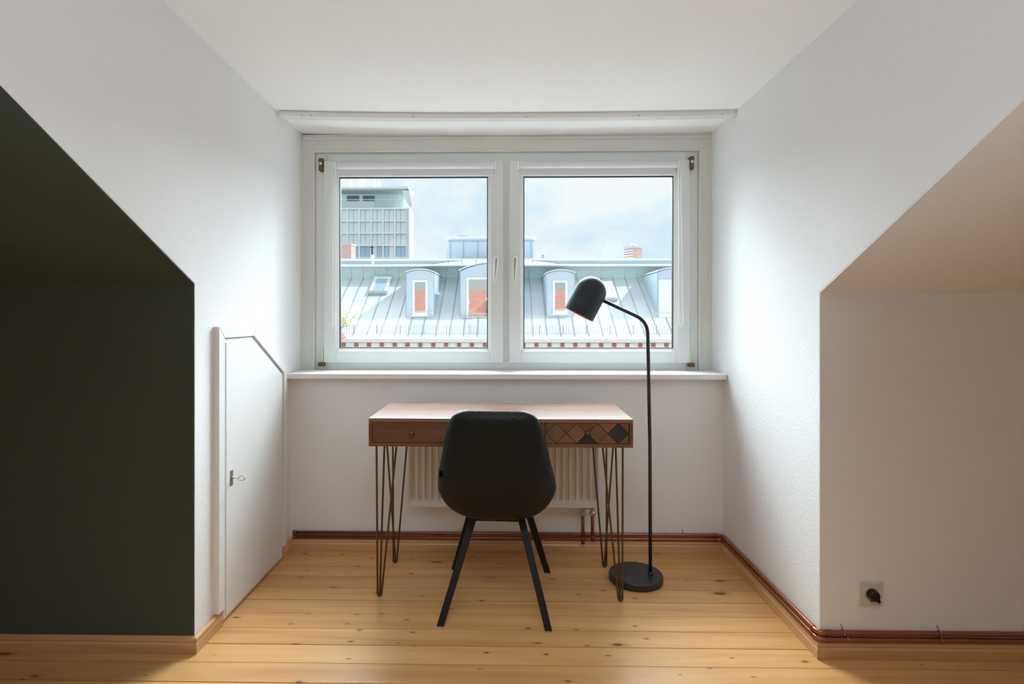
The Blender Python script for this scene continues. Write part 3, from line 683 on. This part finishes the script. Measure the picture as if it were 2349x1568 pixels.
# ================================================================== FLOOR LAMP
bxc, byc = 0.578, 2.490
lp = empty('floor_lamp', (bxc, byc, 0)); tag(lp, 'black arched floor lamp with a tilted dome shade beside the desk', 'floor lamp')
MB().lathe([(.114, 0), (.117, .003), (.117, .027), (.113, .031), (.02, .0315)], (bxc, byc, 0.0), (0, 0, 1), 64).build('base', 'lamp_black', lp, bevel=0)
smooth_angle(bpy.data.objects['base'])
xp, yp = 0.640, 2.480
MB().lathe([(.013, 0), (.013, .006), (.009, .010)], (xp, yp, .031), (0, 0, 1), 20).build('pole_collar', 'lamp_black', lp)
p1 = at(1487.5, 772, yp); p2 = at(1480, 738, yp); ae = at(1384, 689, yp)
path = [Vector((xp, yp, .03)), Vector((xp-.002, yp, .6)), Vector((p1.x, yp, p1.z))]
bend = at(1486, 737, yp)
d_arm = (Vector((ae.x, yp, ae.z))-Vector((bend.x, yp, bend.z))).normalized(); rr = .060
s0 = Vector((bend.x, yp, bend.z-rr)); s1 = Vector((bend.x, yp, bend.z))+d_arm*rr
for k in range(13):
    t = k/12; path.append((1-t)**2*s0+2*(1-t)*t*Vector((bend.x, yp, bend.z))+t*t*s1)
path.append(Vector((ae.x, yp, ae.z)))
path = [path[0], path[1]]+[p for p in path[3:]]
MB().tube(path, .0078, 16).build('pole', 'lamp_black', lp, smooth=True)
oc = at(1327.5, 721, yp); ax = Vector((.464, -.02, .885)).normalized(); R = .0690; Lc = .112
MB().tube([Vector((ae.x+.012, yp, ae.z-.004)), Vector((ae.x-.010, yp, ae.z+.004))], .0062, 12).build('shade_joint', 'lamp_black', lp, smooth=True)
pr = [(R, 0), (R, Lc)]+[(R*math.cos(a), Lc+R*math.sin(a)) for a in [PI/2*q/14 for q in range(1, 14)]]+[(.001, Lc+R)]
Ri = R-.002
pri = [(Ri, 0.0005), (Ri, Lc)]+[(Ri*math.cos(a), Lc+Ri*math.sin(a)) for a in [PI/2*q/14 for q in range(1, 14)]]+[(.001, Lc+Ri)]
sh = MB().lathe(pr, (oc.x, yp, oc.z), ax, 56, cap=False).build('lamp_shade', 'lamp_shade', lp, smooth=True)
li = MB().lathe(pri, (oc.x, yp, oc.z), ax, 56, cap=False).lathe([(Ri, 0.0005), (R, 0)], (oc.x, yp, oc.z), ax, 56, cap=False).build('shade_lining', 'lamp_copper', sh, smooth=True); li['label'] = 'copper coloured lining'
MB().lathe([(.012, -.02), (.022, -.005), (.028, .02), (.022, .045), (.001, .055)], Vector((oc.x, yp, oc.z))+ax*.095, -ax, 20).build('bulb', 'gloss_white', sh, smooth=True)
# ================================================================== WALL SOCKET
sc = at(1994.5, 1358, YR); ws = empty('wall_socket', (sc.x, YR, sc.z)); tag(ws, 'white square wall socket low on the right knee wall', 'wall socket')
MB().frame(sc.x-.0405, sc.x+.0405, sc.z-.0405, sc.z+.0405, .0125, .0125, .0125, .0125, YR-.010, YR-.0005).build('socket_frame', 'socket', ws, bevel=.002)
MB().box(sc.x-.028, sc.x+.028, YR-.009, YR-.0005, sc.z-.028, sc.z+.028).lathe([(.026, 0), (.026, .0025), (.0225, .0025), (.0215, .001)], (sc.x, YR-.009, sc.z), (0, -1, 0), 32).build('socket_insert', 'socket', ws)
pg = empty('plug', (sc.x, YR-.011, sc.z)); tag(pg, 'black round plug pushed into the white wall socket', 'plug')
MB().lathe([(.0185, 0), (.0185, .016), (.015, .022), (.002, .023)], (sc.x, YR-.0120, sc.z), (0, -1, 0), 28).build('plug_body', 'black_plug', pg, smooth=False)
MB().tube([(sc.x+.008, YR-.022, sc.z-.008), (sc.x+.017, YR-.026, sc.z-.021)], .0055, 12).tube([(sc.x-.004, YR-.02, sc.z-.012), (sc.x-.007, YR-.022, sc.z-.021)], .0035, 10).build('strain_relief', 'black_plug', pg, smooth=True)

# ================================================================== OUTSIDE
GY = -12.0
struct(MB().box(-60, 60, 3.5, 170, GY-.2, GY).build('ground', 'asphalt'))
# ---- our own house: tiled roof and dormer roof (mirrored by the windows opposite)
oh = empty('house_roof', (0, 2, 2)); tag(oh, 'red tiled roof of this house outside around the dormer window', 'roof')
for a, b in ((-13, -1.36), (1.36, 13)):
    MB().prism([(3.9, .45), (-1.2, 3.076), (-1.2, 3.18), (3.9, .555)], 'x', a, b).build('tiled_slope', 'redtile', oh)
MB().box(-1.35, 1.35, -.7, 3.20, 2.34, 2.42).build('dormer_roof', 'zinc_blue', oh)
MB().box(-13, 13, 3.4, 3.65, GY, .40).build('house_wall', 'cream_wall', oh)
# ---- house opposite
EY, EZ, BY, BZ = 20.0, .467, 23.5, 2.785
SG = (BZ-EZ)/(BY-EY)
def SLP(px, py, off=0.0):
    """point of the opposite roof slope at a pixel (off: height above the sheet)"""
    k = -(py-PY0)/F; y = (EZ-EYE-SG*EY)/(k-SG); p = at(px, py, y); return Vector((p.x, y, EZ+SG*(y-EY)+off))
hb = empty('opposite_house', (0, 22, 0)); tag(hb, 'house opposite with a pale zinc mansard roof, round topped dormers and red brick cornice', 'house')
MB().box(-14, 14, 20.25, 30, GY, -.6).build('facade', 'cream_wall', hb)
MB().prism([(EY+.25, -.6), (EY+.05, EZ-.03), (BY+.05, BZ-.03), (BY+.05, 3.15), (30, 3.15), (30, -.6)], 'x', -14, 14).build('attic_storey', 'zinc_blue', hb)
# standing seam sheets on the slope and on the cove above it, one object per sheet
PW = .50
def copies(proto, n, x0, pitch, parent):
    proto.location.x = x0-wloc(parent).x
    for k in range(1, n):
        c = proto.copy(); C.objects.link(c); c.parent = parent; c.location.x = x0+k*pitch-wloc(parent).x
nsh = int(28/PW)
pts = [(EY-.12, EZ-.08), (EY, EZ), (BY, BZ), (BY, BZ-.03), (EY, EZ-.03), (EY-.12, EZ-.10)]
sheet = MB().prism(pts, 'x', 0, PW-.004).prism([(EY-.10, EZ-.07), (EY, EZ), (BY, BZ), (BY, BZ+.035), (EY, EZ+.035), (EY-.1, EZ-.03)], 'x', PW-.016, PW-.004)
def sheetbuild(mb, name, m, parent):
    o = mb.build(name, m, parent, origin=(0, 22, 0)); return o
so_ = sheetbuild(sheet, 'roof_sheet', 'zinc', hb); so_.data.materials.append(M['seam'])
for p in so_.data.polygons:
    if p.index >= 8: p.material_index = 1
copies(so_, nsh, -14, PW, hb)
cov = [(BY-.02, BZ-.02)]+[(BY-.02-.42*(1-math.cos(PI/2*q/6)), BZ+.45*math.sin(PI/2*q/6)) for q in range(0, 7)]
cov += [(BY-.42, BZ+.48), (BY+.04, BZ+.48), (BY+.04, BZ-.02)]
cs_ = sheetbuild(MB().prism(cov, 'x', 0, PW-.004).prism([(a-.018, b) for a, b in cov[:8]]+[(a+.02, b) for a, b in cov[:8]][::-1], 'x', PW-.014, PW-.004), 'cove_sheet', 'zinc_green', hb)
copies(cs_, nsh, -14, PW, hb)
ygl = BY-.50
MB().tube([(-14, ygl, BZ+.48), (14, ygl, BZ+.48)], .05, 10).build('upper_gutter', 'white_ext', hb, smooth=True)
MB().box(-14, 14, BY+.3, BY+.5, BZ+.30, 1.17+126/F*24).build('parapet', 'zinc_blue', hb)
MB().box(-14, 14, BY+.22, BY+.6, 1.17+126/F*24, 1.17+131/F*24).build('parapet_cap', 'white_ext', hb)
MB().box(-14, 14, BY+.25, BY+.31, 1.17+119.5/F*24, 1.17+121/F*24).build('parapet_rail', 'zinc', hb)
# raised white roof over the middle dormer
pA, pB = at(975, 612, 22.6).x, at(1305, 612, 22.6).x
g = MB(); nn = 20
for k in range(nn+1):
    t = k/nn; x = pA+(pB-pA)*t; h_ = math.sin(PI*t)**.5
    g.v += [(x, 22.55, BZ+.42), (x, 22.55, BZ+.44+.05*h_), (x, 24.0, BZ+.46+.42*h_), (x, 24.0, BZ+.42)]
for k in range(nn):
    a = 4*k
    for q_ in range(4): g.f.append((a+q_, a+(q_+1) % 4, a+4+(q_+1) % 4, a+4+q_))
g.f += [(0, 1, 2, 3), (4*nn+3, 4*nn+2, 4*nn+1, 4*nn)]
g.build('centre_roof', 'zinc', hb)
for px in (1028, 1059, 1092, 1222):
    x = at(px, 600, 22.5).x; MB().box(x-.02, x+.02, 22.52, 22.56, BZ+.52, BZ+.68).build('roof_hook', 'seam', hb)
# gutter, cornice with brackets and cream panels
MB().prism([(EY-.30, EZ-.10), (EY-.12, EZ-.02), (EY-.08, EZ-.14), (EY-.14, EZ-.24), (EY-.28, EZ-.22)], 'x', -14, 14).build('eaves_gutter', 'zinc', hb)
zf = lambda py, y: EYE-(py-PY0)/F*y
MB().box(-14, 14, EY-.20, EY+.3, zf(781, 19.8), zf(777.5, 19.8)).build('cornice_moulding', 'cream_wall', hb)
MB().box(-14, 14, EY-.08, EY+.3, zf(786.5, 19.9), zf(781, 19.9)).build('frieze', 'red_frieze', hb)
MB().box(-14, 14, EY+.02, EY+.3, -.9, zf(786, 20)).build('cornice_wall', 'cream_wall', hb)
bp_ = 29.6/F*20
br_ = MB().box(0, .13, EY-.06, EY+.04, -.62, zf(786, 19.94)).build('cornice_bracket', 'red_frieze', hb, origin=(0, 22, 0))
copies(br_, int(28/bp_), at(783, 790, 19.94).x-18*bp_, bp_, hb)
# snow guard railing along the eaves
gy = EY+.12; g0z, g1z = zf(768, gy), zf(745.5, gy)
MB().box(-14, 14, gy-.012, gy+.012, g1z-.018, g1z).build('guard_top_rail', 'zinc', hb)
MB().box(-14, 14, gy-.010, gy+.010, g0z+.015, g0z+.030).build('guard_bottom_rail', 'zinc', hb)
gb = MB()
for k in range(int(28/.098)): gb.box(-14+k*.098, -14+k*.098+.011, gy-.006, gy+.006, g0z+.02, g1z-.01)
go = gb.build('guard_bar', 'seam', hb); go['kind'] = 'stuff'
gp = MB().box(-.014, .014, gy-.014, gy+.014, EZ, g1z+.01).build('guard_post', 'seam', hb, origin=(0, 22, 0)); copies(gp, 34, -13.9, .84, hb)
# dormers
def dormer(p0, p1, edge_py, mid_py, win, yfr=21.05, curtain=None, base_py=736, rail=False):
    a, b = at(p0, 700, yfr), at(p1, 700, yfr); ze, zm = at(p0, edge_py, yfr).z, at((p0+p1)/2, mid_py, yfr).z
    arch = [(a.x+(b.x-a.x)*t, ze+(zm-ze)*(1-(2*t-1)**2)) for t in [q/14 for q in range(15)]]
    zb0 = EZ+SG*(yfr-EY)-.12
    o = MB().prism([(a.x, zb0)]+arch+[(b.x, zb0)], 'y', yfr, 24.1).build('dormer', 'zinc_blue', hb)
    over = [(x+(x-(a.x+b.x)/2)*.05, z+.012) for x, z in arch]; top = [(x, z+.05) for x, z in over][::-1]
    MB().prism(over+top, 'y', yfr-.07, 24.2).build('dormer_roof', 'zinc', o)
    for sx in (a.x-.012, b.x-.004):
        MB().box(sx, sx+.016, yfr-.02, yfr, zb0, ze).build('corner_seam', 'seam', o)
    w0, w1, t_, b_ = win; yw = yfr-.05
    A, B_ = at(w0, t_, yw), at(w1, b_, yw); fw = .085
    MB().frame(A.x, B_.x, B_.z, A.z, fw, fw, .075, .13, yw, yw+.06).build('window_frame', 'white_ext', o)
    MB().box(A.x+fw, B_.x-fw, yw+.03, yw+.05, B_.z+.13, A.z-.075).build('pane', curtain or 'ext_pane', o)
    MB().box(A.x-.10, B_.x+.10, yw-.05, yw+.02, B_.z-.03, B_.z+.0).build('window_ledge', 'white_ext', o)
    zr = B_.z+.13+.02
    MB().box(A.x-.16, B_.x+.16, yw-.06, yw-.03, zr, zr+.03).build('safety_bar', 'zinc', o)
    if rail:
        rz = at(w0, 718, yw).z; n = 22; rb = MB().box(A.x-.14, B_.x+.14, yw-.08, yw-.05, rz-.02, rz)
        rb.box(A.x-.14, B_.x+.14, yw-.08, yw-.05, B_.z+.04, B_.z+.055)
        for k in range(n): xx = A.x+(B_.x-A.x)*k/(n-1); rb.box(xx-.008, xx+.008, yw-.07, yw-.055, B_.z+.04, rz)
        rb.build('window_railing', 'zinc', o)
    return o
dormer(932, 996, 626, 619.5, (946, 981, 642, 724))
dormer(1056, 1196, 622, 604, (1070, 1180, 636, 737), rail=True)
dormer(1254, 1318, 628, 621, (1268, 1302, 643, 720))
dormer(1508, 1572, 624, 617, (1512, 1560, 641, 728), curtain='white_ext')
dormer(620, 684, 626, 619.5, (634, 669, 642, 724)); dormer(1700, 1764, 626, 619.5, (1714, 1749, 642, 724))
# skylights
def skylight(p_bl, p_br, p_tl, m):
    bl, br, tl = SLP(*p_bl), SLP(*p_br), SLP(*p_tl); n = Vector((0, -SG, 1)).normalized(); up = Vector((0, 1, SG)).normalized()
    w_ = br.x-bl.x; h_ = (tl-bl).length; h_ = (tl.y-bl.y)/up.y
    def P(u, v, d): return Vector((bl.x+u, bl.y, bl.z))+up*v+n*d
    def slab(u0, u1, v0, v1, d0, d1, name, m_, par):
        vs = [P(u, v, d) for u in (u0, u1) for v in (v0, v1) for d in (d0, d1)]
        return MB().add(vs, [(0, 1, 3, 2), (4, 6, 7, 5), (0, 4, 5, 1), (2, 3, 7, 6), (0, 2, 6, 4), (1, 5, 7, 3)]).build(name, m_, par)
    o = slab(0, w_, 0, h_, 0, .10, 'skylight', 'zinc_blue', hb)
    slab(-.03, w_+.03, h_-.10, h_+.04, .05, .16, 'skylight_hood', 'white_ext', o); slab(-.03, w_+.03, -.05, .08, .03, .14, 'skylight_foot', 'seam', o)
    slab(-.02, .10, .08, h_-.1, .05, .13, 'skylight_frame', 'white_ext', o); slab(w_-.10, w_+.02, .08, h_-.1, .05, .13, 'skylight_frame', 'white_ext', o)
    slab(.10, w_-.10, .08, h_-.10, .09, .11, 'pane', m, o)
skylight((848, 675), (886, 675), (862, 641), 'blue_pane'); skylight((1388, 690), (1414, 690), (1376, 653), 'white_ext')
# roof structures
y = 25.0; A, B = at(1029, 597, y), at(1225, 545, y)
lh = MB().box(A.x, B.x, y, y+3, 3.2, B.z).build('rooftop_house', 'zinc_blue', hb)
MB().box(A.x-.06, B.x+.06, y-.06, y+3, B.z-.02, B.z+.06).build('coping', 'white_ext', lh); MB().box(A.x-.05, B.x+.05, y-.04, y, B.z-.17, B.z-.13).build('drip_edge', 'seam', lh)
for px in (1033, 1063, 1096, 1128, 1160, 1192, 1219):
    x = at(px, 560, y).x; MB().box(x-.012, x+.012, y-.03, y, 3.3, B.z-.17).build('wall_seam', 'seam', lh)
MB().prism([(A.x-.22, 3.2), (A.x, B.z-.2), (A.x, 3.2)], 'y', y+.05, y+.3).build('side_flashing', 'zinc_blue', lh)
p0_, p1_ = at(1050, 546, y+.5), at(1074, 540, y+.5); MB().box(p0_.x, p1_.x, y+.5, y+1, B.z, p1_.z).build('vent_box', 'seam', lh)
def chimney(pa, pb, top, yy, rot, name='chimney'):
    a, b = at(pa, top, yy), at(pb, top, yy); wd = b.x-a.x; cx = (a.x+b.x)/2
    o = MB().box(-wd/2, wd/2, -wd/2, wd/2, 0, a.z-3.1).build(name, 'chimney', None, origin=(0, 0, 0)); o.parent = hb; o.location = Vector((cx, yy+wd/2, 3.1))-wloc(hb); o.rotation_euler.z = rot
    POS[o.name] = Vector((0, 0, 0))
    c = MB().box(-wd/2-.03, wd/2+.03, -wd/2-.03, wd/2+.03, a.z-3.1, a.z-3.04).build('chimney_cap', 'seam', None); c.parent = o
    return o, wd, a.z-3.1
c1, wd, hh = chimney(784, 808, 562, 24.6, math.radians(-8))
c2, wd, hh = chimney(1441, 1470, 568, 24.6, math.radians(32))
for k in range(3):
    MB().lathe([(.10+.02*(k % 2), 0), (.10+.02*(k % 2), .05)], (0, 0, hh+.05+.06*k)).build('chimney_pot', 'white_ext', None).parent = c2
pv = at(855, 597, 23.6); MB().tube([(pv.x, 23.6, 3.1), (pv.x, 23.6, at(855, 584, 23.6).z)], .055, 12).build('vent_pipe', 'white_ext', hb, smooth=True)
zt2 = at(855, 563, 23.6).z; MB().tube([(pv.x-.02, 23.6, at(855, 584, 23.6).z), (pv.x-.02, 23.6, zt2)], .038, 12).lathe([(.07, 0), (.09, .05), (.03, .09)], (pv.x-.02, 23.6, zt2-.10)).build('vent_cowl', 'gasket', hb)
pb_ = at(1247, 588, 24.4); MB().lathe([(.001, -.10), (.07, -.07), (.08, 0), (.07, .07), (.001, .10)], (pb_.x, 24.4, pb_.z), (0, 0, 1), 16).tube([(pb_.x, 24.4, 3.4), (pb_.x, 24.4, pb_.z)], .02, 8).build('ball_ventilator', 'seam', hb, smooth=True)
pt_ = at(1367, 594, 24.3); MB().box(pt_.x-.14, pt_.x+.14, 24.25, 24.3, pt_.z-.01, pt_.z+.02).box(pt_.x-.02, pt_.x+.02, 24.25, 24.3, 3.4, pt_.z).build('roof_hatch_rail', 'white_ext', hb)
pe = at(1504, 592, 24.5); MB().lathe([(.07, 0), (.08, .10), (.02, .14)], (pe.x, 24.5, 3.5)).build('small_vent', 'seam', hb)
MB().prism([(at(770, 800, 19.6).x-3, -.3), (at(797, 775, 19.6).x, zf(775, 19.6)), (at(783, 756, 19.6).x, zf(757, 19.6)), (at(783, 756, 19.6).x-1.2, zf(730, 19.6)), (at(783, 756, 19.6).x-3, zf(730, 19.6))], 'y', 18.9, 19.5).build('neighbour_gable', 'red_frieze', hb)
# ---- shrub on the roof edge
shp = SLP(790, 748); sb = empty('shrub', shp); tag(sb, 'small yellow green shrub on the eaves of the opposite roof at far left', 'shrub')
g = MB(); st = MB(); rnd = random.Random(3)
for k in range(9):
    a = rnd.uniform(-1.0, 1.1); L_ = rnd.uniform(.35, .85); base = shp+Vector((-.1+.03*k, 0, -.05)); tip = base+Vector((math.sin(a)*L_*.8, rnd.uniform(-.2, .1), math.cos(a)*L_))
    st.tube([base, (base+tip)/2+Vector((0, 0, .05)), tip], .010, 5)
    for q in range(16):
        t = rnd.uniform(.3, 1.05); p = base.lerp(tip, t)+Vector((rnd.uniform(-.07, .07), rnd.uniform(-.07, .07), rnd.uniform(-.07, .07)))
        d = Vector((rnd.uniform(-1, 1), rnd.uniform(-1, 1), rnd.uniform(-.3, 1))).normalized()*.075; s_ = d.orthogonal().normalized()*.022
        g.add([p, p+d*.5+s_, p+d, p+d*.5-s_+Vector((0, 0, .008))], [(0, 1, 2), (0, 2, 3)])
lo_ = g.build('foliage', 'leaf', sb); lo_['kind'] = 'stuff'; st.build('stems', 'leaf', sb)
# ---- office tower far behind on the left
TY = 120.0; tw = empty('office_tower', (at(862, 600, TY).x, TY, GY)); tag(tw, 'pale green high rise office block far behind the left window pane', 'tower')
cw, rh = 27.4/F*TY, 28.1/F*TY; xR = at(940, 500, TY).x; xg = at(933.5, 500, TY).x; zt_ = at(870, 479, TY).z
nc = 11; xl_ = xg-nc*cw
MB().box(xl_-1, xR, TY+.4, TY+5, GY, zt_+.4).build('tower_wall', 'tower_frame', tw)
for k in range(nc+1):
    x = xg-k*cw; MB().box(x-.16, x+.16, TY-.3, TY+.45, GY, zt_+.2).build('facade_fin', 'tower_frame', tw)
MB().box(xg+.1, xR, TY-.3, TY+.45, GY, zt_+.2).build('corner_pier', 'tower_panel', tw)
for r in range(9):
    z = zt_-r*rh; MB().box(xl_, xg+.2, TY-.32, TY+.45, z-.14, z+.12).build('floor_band', 'tower_frame', tw)
pan = {}
for r in range(7):
    for k in range(nc):
        for h in range(2):
            m = 'blue_pane' if (r == 3 and (k, h) not in ((1, 1), (2, 0))) or r > 4 else 'tower_panel'
            z1_, x0_ = zt_-r*rh-.2, xg-(k+1)*cw+.22+h*(cw-.38)/2
            if m not in pan:
                pan[m] = MB().box(0, (cw-.44)/2-.10, TY+.1, TY+.42, -(rh-.34), 0).build('facade_panel', m, tw, origin=(0, TY, 0)); o = pan[m]
            else:
                o = pan[m].copy(); C.objects.link(o)
            o.parent = tw; o.location = Vector((x0_, TY, z1_))-wloc(tw)
MB().box(xl_, xg+.1, TY+.30, TY+.41, GY, zt_).build('panel_joint_backing', 'tower_joint', tw)
zp = at(870, 439, TY).z
MB().box(xl_, at(930, 450, TY).x, TY+2.5, TY+5, zt_, zp).build('penthouse', 'tower_frame', tw)
for a, b in ((796, 824), (832, 843), (842, 859)):
    q0, q1 = at(a, 461, TY+2.4), at(b, 449, TY+2.4); MB().box(q0.x, q1.x, TY+2.3, TY+2.6, q0.z, q1.z).build('penthouse_window', 'dark_pane', tw)
for k in range(12):
    x = at(862+k*5.6, 450, TY+2.4).x; MB().box(x-.05, x+.05, TY+2.35, TY+2.5, zt_+.2, zp).build('penthouse_joint', 'tower_joint', tw)
r0_ = at(937, 433, TY-1)
MB().box(xl_-2, r0_.x, TY-1, TY+5.5, zp, zp+.3).build('roof_soffit', 'tower_soffit', tw); MB().box(xl_-2, r0_.x+.1, TY-1.2, TY+5.6, zp+.3, zp+.75).build('roof_slab', 'white_ext', tw)
q = [at(922, 437, TY-1), at(939, 434, TY-1), at(947, 475, TY-1), at(938, 474, TY-1)]
MB().prism([(p.x, p.z) for p in q], 'y', TY-1, TY-.4).build('slanted_wing', 'tower_panel', tw)
zr_ = at(870, 468, TY).z; MB().box(xl_, xR, TY-.3, TY-.2, zr_+.9, zr_+1.0).build('terrace_rail', 'white_ext', tw)
MB().box(xl_, xR, TY-.28, TY-.24, zt_+.2, zr_+.9).build('terrace_glass', 'pane', tw)
for px, hp in ((803, 408), (826, 404), (831, 404), (858, 402), (868, 415)):
    p = at(px, hp, TY+4); MB().box(p.x-.25, p.x+.25, TY+4, TY+4.5, zp, p.z).build('roof_mast', 'white_ext', tw)
